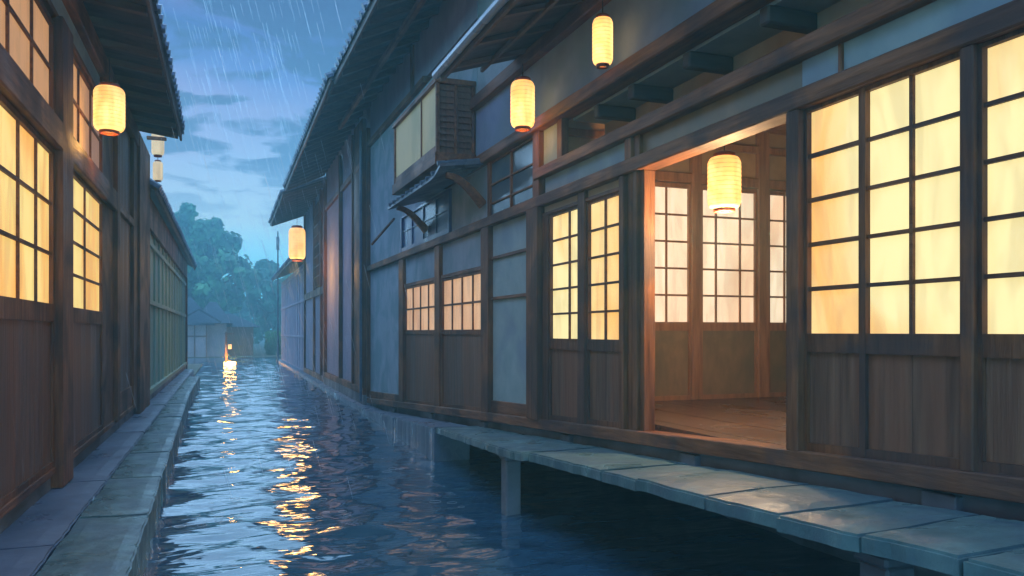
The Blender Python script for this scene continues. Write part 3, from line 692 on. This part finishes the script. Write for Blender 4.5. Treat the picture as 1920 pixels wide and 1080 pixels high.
for a, b, z0, z1, out in ((95, 116, WZ, 4.62, .10), (188, 208, FZ, 4.96, .03), (209, 214, FZ, 4.96, .08), (245, 252, FZ, 4.96, .05), (252, 272, .3, 5.2, .09)):
    Q('post', 'wood_v', (ls(a), ls(b), -.1, out, z0, z1))
Q('post', 'wood_v', (4.9, 5.1, -.1, .10, WZ, 4.62)); Q('post', 'wood_v', (2.6, 2.8, -.1, .10, WZ, 4.62))
# doors and windows
zfoot = lambda s: FZ + .03
shoji(HL, 5.1, ls(95), 2.0, 3.40, 5, 3, .03, 'pane_left', sg=-1, name='sliding_door', fw=.05, mw=.03, bottom=zfoot, rail=.16)
shoji(HL, ls(116), ls(188), 2.0, 3.40, 2, 4, .03, 'pane_left', sg=-1, name='sliding_door', fw=.05, mw=.03, bottom=zfoot, rail=.16)
shoji(HL, 2.8, 4.9, 2.0, 3.40, 4, 3, .03, 'pane_left', sg=-1, name='sliding_door', fw=.05, mw=.03, bottom=zfoot, rail=.16)
shoji(HL, 5.1, ls(95), 3.68, 4.55, 4, 2, .03, 'pane_dusky', sg=-1, fw=.05, mw=.03)
shoji(HL, ls(116), ls(188), 3.68, 4.60, 3, 2, .03, 'pane_dusky', sg=-1, fw=.05, mw=.03)
shoji(HL, 2.8, 4.9, 3.68, 4.55, 4, 2, .03, 'pane_dusky', sg=-1, fw=.05, mw=.03)
Q('plaster_panel', 'plaster_teal', (LN, ls(188), -.06, -.005, 4.55, 4.96), bevel=0)
Q('beam', 'wood_h', (LN, ls(188), -.06, .05, 4.60, 4.66))
Q('plaster_panel', 'plaster', (LN, 2.6, -.06, -.005, FZ, 4.96), bevel=0)
for a, b in ((214, 245),):
    Q('board_panel', 'board_v', (ls(a), ls(b), -.06, -.005, FZ + .35, 3.5), (ls(a), ls(b), -.06, -.008, 3.62, 4.96), bevel=0)
    Q('foot_board', 'wood_h', (ls(a), ls(b), -.05, .02, FZ + .03, FZ + .35))
Q('wall', 'board_v', (LN, LF, -4.5, -.3, -.1, 5.1), bevel=0)
roof(HL, LN - 4, 15.3, 5.0, .72, 5.20, 0, 5.30, 4, -1, .72, rr=(.09, .08))

HM = thing('boarded_house', 'lower green boarded house on the left bank beyond the near house', 'house', (-1.52, 0, 0), R(90), None)
d0, d1 = LF + .02, 34.0
def G(name, mat, *boxes, bevel=.006):
    return Q(name, mat, *boxes, bevel=bevel, parent=HM)
G('wall', 'green_board', (d0, d1, -4, -.03, -.1, 4.5), bevel=0)
G('foundation', 'dark_stone', (d0, d1, -.03, .02, -.1, .45), bevel=0)
G('sill_beam', 'green_board', (d0, d1, -.03, .05, .45, .56))
G('rail', 'green_board', (d0, d1, -.03, .03, 2.32, 2.42))
G('rail', 'green_board', (d0, d1, -.03, .03, 3.55, 3.65))
G('eave_board', 'wood_h', (d0, d1, -.03, .06, 3.86, 4.5))
y = d0
while y < d1: G('batten', 'green_board', (y, y + .06, -.03, .012, .56, 3.86)); y += 1.25
G('post', 'wood_v', (d1 - .15, d1, -.03, .07, 0, 3.86))
roof(HM, d0 - .1, 37.5, 0, .20, 4.50, 0, 4.62, 3.8, -1, 0, pitch=.32, thick=.07)


# ------------------------------------------------------------------ lanterns
def lantern(x, y, X, w, h, label, strength=1.0, cord=.6, name='paper_lantern', group='glowing paper lanterns hung in the street', mat='shade', dist=None, bulb=0, bulb_size=.1, bulb_z=None, tint=(1, .47, .08)):
    """centre at picture point (x,y) where the ray meets the plane X ; w,h = metres"""
    r = ray(x, y); t = dist or X / r.x; c = Vector((0, 0, EYE)) + r * t
    z0 = c.z - h / 2
    L_ = thing(name, label, 'lantern', (c.x, c.y, z0), random.uniform(0, 1), group)
    rad = w / 2; n = 12; prof = []
    for j in range(n * 4 + 1):
        u = j / (n * 4); e = min(u, 1 - u) / .16
        rr = rad * (.62 + .38 * (1 - (1 - min(1, e)) ** 2) ** .5) if e < 1 else rad
        rr *= 1 - .022 * (abs(math.sin(u * n * math.pi)) < .35)
        prof.append((rr, h * (.05 + .90 * u)))
    MB().lathe(prof).build('paper_shade', mat, L_)
    MB().lathe([(rad * .60, h * .94), (rad * .66, h * .94), (rad * .66, h * 1.0), (rad * .55, h * 1.02), (.001, h * 1.02)]).build('top_cap', 'cap', L_)
    MB().lathe([(rad * .40, h * .03), (rad * .40, -.0), (rad * .64, 0), (rad * .66, h * .065), (rad * .58, h * .07), (rad * .40, h * .03)]).build('bottom_ring', 'cap', L_)
    # wire hoops of the shade
    hp = MB()
    for j in range(1, n):
        zz = h * (.05 + .9 * j / n); u = j / n; e = min(u, 1 - u) / .16
        rr = rad * (.62 + .38 * (1 - (1 - min(1, e)) ** 2) ** .5) if e < 1 else rad
        hp.lathe([(rr * .985, zz - .002), (rr * 1.002, zz), (rr * .985, zz + .002)], n=24)
    hp.build('hoops', 'hoop', L_)
    cm = MB(); cm.tube((0, 0, h * 1.02), (0, 0, h * 1.02 + cord), .005, n=6); cm.build('cord', 'cord', L_)
    if bulb:      # the flame's own light, escaping through the open foot of the shade
        pl = bpy.data.lights.new('lantern_bulb', 'POINT'); pl.energy = bulb; pl.color = tint; pl.shadow_soft_size = bulb_size
        po = bpy.data.objects.new('lantern_bulb', pl); col.objects.link(po); po.parent = L_; po.location = (0, 0, -bulb_size * 1.3 if bulb_z is None else bulb_z)
    return L_, c
M['hoop'] = glow('hoop_shadow', (.85, .34, .09), (.95, .42, .12), 1.0, 5)
def ground_at(px, t): r = ray(px, 622); return (r.x * t, r.y * t, 0)
M['shade_pale'] = glow('lantern_paper_pale', (.72, .60, .36), (.85, .74, .48), .8, 5)
lantern(205, 205, -1.22, .32, .54, 'round-shouldered lantern hanging before the left house windows', cord=.28, bulb=9, bulb_size=.10)
lantern(980, 196, 2.93, .255, .54, 'lantern in front of the blue plaster wall, nearer the bay window', cord=.15, bulb=4, bulb_size=.08)
lantern(1130, 78, 3.02, .175, .44, 'smaller highest lantern in front of the blue plaster wall', cord=.2)
lantern(557, 457, 1.95, .48, 1.02, 'lantern hanging under the far eave at the end of the right row', cord=2.1, bulb=100, bulb_size=.28)
lantern(296, 266, -1.30, .24, .60, 'dim pale lantern hung at the left house end, upper of two', group='pale lanterns at the left house end', mat='shade_pale', cord=.35)
lantern(296, 321, -1.30, .19, .42, 'dim pale lantern hung at the left house end, lower of two', group='pale lanterns at the left house end', mat='shade_pale', cord=.08)
Li, ci = lantern(1358, 343, 3.72, .26, .46, 'brightest lantern hanging inside the open doorway', cord=2.2, bulb=150, bulb_size=.12, tint=(1, .64, .32))
# small far lantern and post, added so its light streaks down the water
lantern(431, 650, 0, .20, .30, 'tiny added far lantern where the canal bends, put in for its streak on the water', dist=47, bulb=520, bulb_size=.34, cord=.12, group=None)
lp = thing('added_lantern_post', 'slim added wooden post in the far water with an arm carrying the added tiny lantern', 'post', ground_at(424, 47))
MB().box(-.06, .06, -.06, .06, -.5, 1.75).build('upright', 'wood_v', lp); MB().box(-.1, .45, -.03, .03, 1.60, 1.66).build('arm', 'wood_h', lp)
# arm for the two pale lanterns on the corner of the near left house
Q('lantern_arm', 'wood_h', (16.85, 16.93, .05, .40, 4.86 + .60, 4.92 + .60))

# ------------------------------------------------------------------ far end
def far_house():
    t = thing('far_house', 'low misty house with hipped tiled roof at the far bend of the canal', 'house', (-1.2, 58, .04))
    m = MB(); m.box(-7, 0, 0, 6, 0, 2.2); m.build('wall', 'far_wall', t)
    m = MB(); m.box(0.0, 1.2, .5, 9, 0, 2.3); m.build('wing', 'far_wall', t)
    m = MB(); m.box(1.2, 3.0, 2.2, 12, 0, 2.1); m.build('side_wing', 'board_v', t)
    tr = MB()
    tr.box(-6, -.1, -.04, 0, 1.35, 1.45)
    for k in range(9): tr.box(-.12 - k * .75, -.05 - k * .75, -.045, 0, 0, 2.2)
    tr.build('timber_trim', 'wood_v', t)
    r = MB()
    def prism(x0, x1, y0, y1, z0, zr, rx0, rx1):
        n = len(r.v); ym = (y0 + y1) / 2
        r.v.extend([(x0, y0, z0), (x1, y0, z0), (x1, y1, z0), (x0, y1, z0), (rx0, ym, zr), (rx1, ym, zr)])
        r.f.extend([(n, n + 1, n + 5, n + 4), (n + 1, n + 2, n + 5), (n + 2, n + 3, n + 4, n + 5), (n + 3, n, n + 4), (n + 3, n + 2, n + 1, n)])
    prism(-7.5, .5, -.6, 6.5, 2.15, 4.2, -6.5, -1.2)
    prism(-.9, 1.6, -.5, 9.5, 2.28, 3.9, -.0, .5)
    prism(.9, 3.5, 1.6, 12.5, 2.05, 3.1, 1.2, 1.6)
    r.build('roof', 'far_roof', t)
    MB().bar((-6.6, 2.95, 4.24), (-1.1, 2.95, 4.24), .2).build('roof_ridge', 'far_roof', t)
    g = MB(); g.bar((-1.9, -.62, 2.35), (-.55, -.72, 3.2), .12); g.bar((-.55, -.72, 3.2), (.85, -.62, 2.35), .12); g.build('gable_edge', 'far_roof', t)
far_house()

def tree(px, base_t, top_px, half_px, label, seed, mat='leaf', n=9000, low=.25, leaf=.40):
    """px: picture column of the trunk at depth base_t ; heights and widths from the picture turned into metres"""
    rnd = random.Random(seed); r = ray(px, 622); x, y = r.x * base_t, r.y * base_t
    h = EYE + (622 - top_px) / F_PX * base_t; w = half_px / F_PX * base_t
    t = thing('tree', label, 'tree', (x, y, .03), 0, 'leafy trees at the end of the canal')
    tr = MB(); tops = []
    tr.tube((0, 0, -.1), (.15, 0, h * .3), .05 * h * .55, .035 * h * .55, n=9); tr.tube((.15, 0, h * .3), (-.1, .1, h * .75), .035 * h * .55, .01 * h, n=8)
    lobes = []
    k = 64
    for i in range(k):
        a = rnd.uniform(0, 2 * math.pi); u = (i + .5) / k; zz = h * (low + (1 - low) * u ** .8) * .93
        prof = math.sin(min(1, (1.05 - u) * 1.6) * math.pi / 2) * (.55 + .45 * min(1, u * 3)); rr = w * prof * rnd.uniform(.25, 1.0)
        c = Vector((rr * math.cos(a), rr * math.sin(a), zz)); lr = w * rnd.uniform(.09, .25) * (.6 if u > .85 else 1)
        lobes.append((c, lr))
        tr.tube((0, 0, min(zz * .7, h * .7)), tuple(c), .012 * h, .004 * h, n=5)
    tr.build('trunk', 'bark', t)
    m = MB()
    for i in range(n):
        c, lr = lobes[rnd.randrange(k)]
        d = Vector((rnd.gauss(0, 1), rnd.gauss(0, 1), rnd.gauss(0, .8))).normalized() * lr * (rnd.random() ** .5 * 1.42)
        p = c + d; nv = (d.normalized() + Vector((rnd.uniform(-.6, .6), rnd.uniform(-.6, .6), rnd.uniform(-.3, .7)))).normalized()
        a = nv.orthogonal().normalized(); b = nv.cross(a); s = leaf * rnd.uniform(.5, 1.2); th = rnd.uniform(0, 6.28)
        e1 = (a * math.cos(th) + b * math.sin(th)) * s; e2 = (b * math.cos(th) - a * math.sin(th)) * s * .55; q = len(m.v)
        m.v.extend([tuple(p - e1), tuple(p - e2 * .9 + nv * .03), tuple(p + e1), tuple(p + e2 * 1.1)]); m.f.append((q, q + 1, q + 2, q + 3))
    me = bpy.data.meshes.new('crown'); me.from_pydata(m.v, [], m.f); me.update(); me.materials.append(M[mat])
    o = bpy.data.objects.new('crown', me); col.objects.link(o); o.parent = t
tree(394, 76, 400, 80, 'tall broad green tree above the far house roof', 3, n=9000, low=.30)
tree(350, 74, 366, 40, 'tall narrow topped tree rising behind the green boarded house', 11, n=4500, low=.25)
tree(500, 84, 482, 58, 'dark blue-green tree at the end of the right bank', 5, 'leaf_far', n=6000, low=.15)
tree(452, 112, 560, 42, 'small distant tree in the gap between the two large trees', 8, 'leaf_far', n=3000, low=.1)
tree(420, 100, 520, 60, 'low bushy tree behind the far house roof', 9, 'leaf_far', n=4000, low=.1)

def hedge():
    rnd = random.Random(4); t = thing('hedge', 'clipped hedge at the water end beside the last right house', 'hedge', (5.2, 62, .04))
    m = MB(); m.box(-2.4, 3, -.3, .3, 0, 1.5); m.build('stems', 'leaf_far', t)
    m = MB()
    for i in range(2500):
        p = Vector((rnd.uniform(-2.5, 3.1), rnd.uniform(-.45, .45), rnd.uniform(.1, 1.75))); s = .14; a = Vector((rnd.gauss(0, 1), rnd.gauss(0, 1), rnd.gauss(0, 1))).normalized(); b = a.orthogonal().normalized(); q = len(m.v)
        m.v.extend([tuple(p - a * s), tuple(p - b * s * .5), tuple(p + a * s), tuple(p + b * s * .5)]); m.f.append((q, q + 1, q + 2, q + 3))
    m.build('leaves', 'leaf', t)
hedge()
fp = thing('fence', 'pale low board fence in front of the hedge at the far bank', 'fence', (4.3, 59.5, .04))
m = MB()
for k in range(14): m.box(k * .28, k * .28 + .24, -.03, 0, 0, 1.0)
m.build('boards', 'far_wall', fp)
for k in range(4): MB().box(k * 1.2, k * 1.2 + .12, -.12, -.03, 0, 1.2).build('post', 'far_wall', fp)
# slim pole at the end of the right bank
up = thing('pole', 'slim dark pole standing in front of the last right house', 'pole', (rxs(521, 2.62) and 2.62, rxs(521, 2.62), 0))
MB().tube((0, 0, -.3), (0, 0, 7.2), .05, .035, n=8).build('shaft', 'tile', up)
MB().tube((0, 0, 6.2), (0, 0, 6.9), .08, .08, n=8).build('insulator', 'dark_stone', up)

# ------------------------------------------------------------------ rain
def rain():
    rnd = random.Random(21); m = MB()
    for i in range(620):
        y = rnd.uniform(7.5, 36); x = rnd.uniform(-1.1, 2.3); z = rnd.uniform(.3, 13)
        ln = rnd.uniform(.18, .5) * (.5 + y / 22); r = .0017 * (.5 + y / 14)
        d = Vector((.26, .05, -1)).normalized() * ln
        m.tube((x, y, z), (x + d.x, y + d.y, z + d.z), r, r * .5, n=4)
    o = m.build('rain', None); mt, nt, b = newmat('rain_water'); b.inputs['Base Color'].default_value = (.9, .95, 1, 1); b.inputs['Roughness'].default_value = .15
    b.inputs['Transmission Weight'].default_value = .35; b.inputs['IOR'].default_value = 1.33
    o.data.materials.append(mt); tag(o, 'slanting streaks of rain falling over the canal', 'rain', kind='stuff')
rain()

# drops striking the water
def splashes():
    rnd = random.Random(33); m = MB()
    for i in range(110):
        y = 7.6 + 15 * rnd.random() ** 1.6; x = rnd.uniform(-.45, 2.35); r = rnd.uniform(.015, .06); k = 1
        n = 18; z = .022
        pts = [(x + r * math.cos(2 * math.pi * j / n * k), y + r * math.sin(2 * math.pi * j / n * k), z) for j in range(n + 1)]
        for j in range(n): m.tube(pts[j], pts[j + 1], .0013, n=4, caps=False)
    o = m.build('rain_splashes', None); o.data.materials.append(bpy.data.materials['rain_water'])
    tag(o, 'small rings and splashes where raindrops strike the canal', 'rain', kind='stuff')
splashes()

# ------------------------------------------------------------------ haze
def haze():
    m = MB(); m.box(-60, 60, -12, 150, -2, 14); o = m.build('haze', None)
    mt = bpy.data.materials.new('haze_air'); mt.use_nodes = True; nt = mt.node_tree; nt.nodes.clear()
    out = nt.nodes.new('ShaderNodeOutputMaterial'); v = nt.nodes.new('ShaderNodeVolumePrincipled')
    v.inputs['Color'].default_value = (.36, .86, 1.0, 1); v.inputs['Density'].default_value = .0085; v.inputs['Anisotropy'].default_value = .25
    nt.links.new(v.outputs[0], out.inputs['Volume']); o.data.materials.append(mt)
    tag(o, 'blue evening mist filling the street and thickening with distance', 'haze', kind='stuff')
haze()
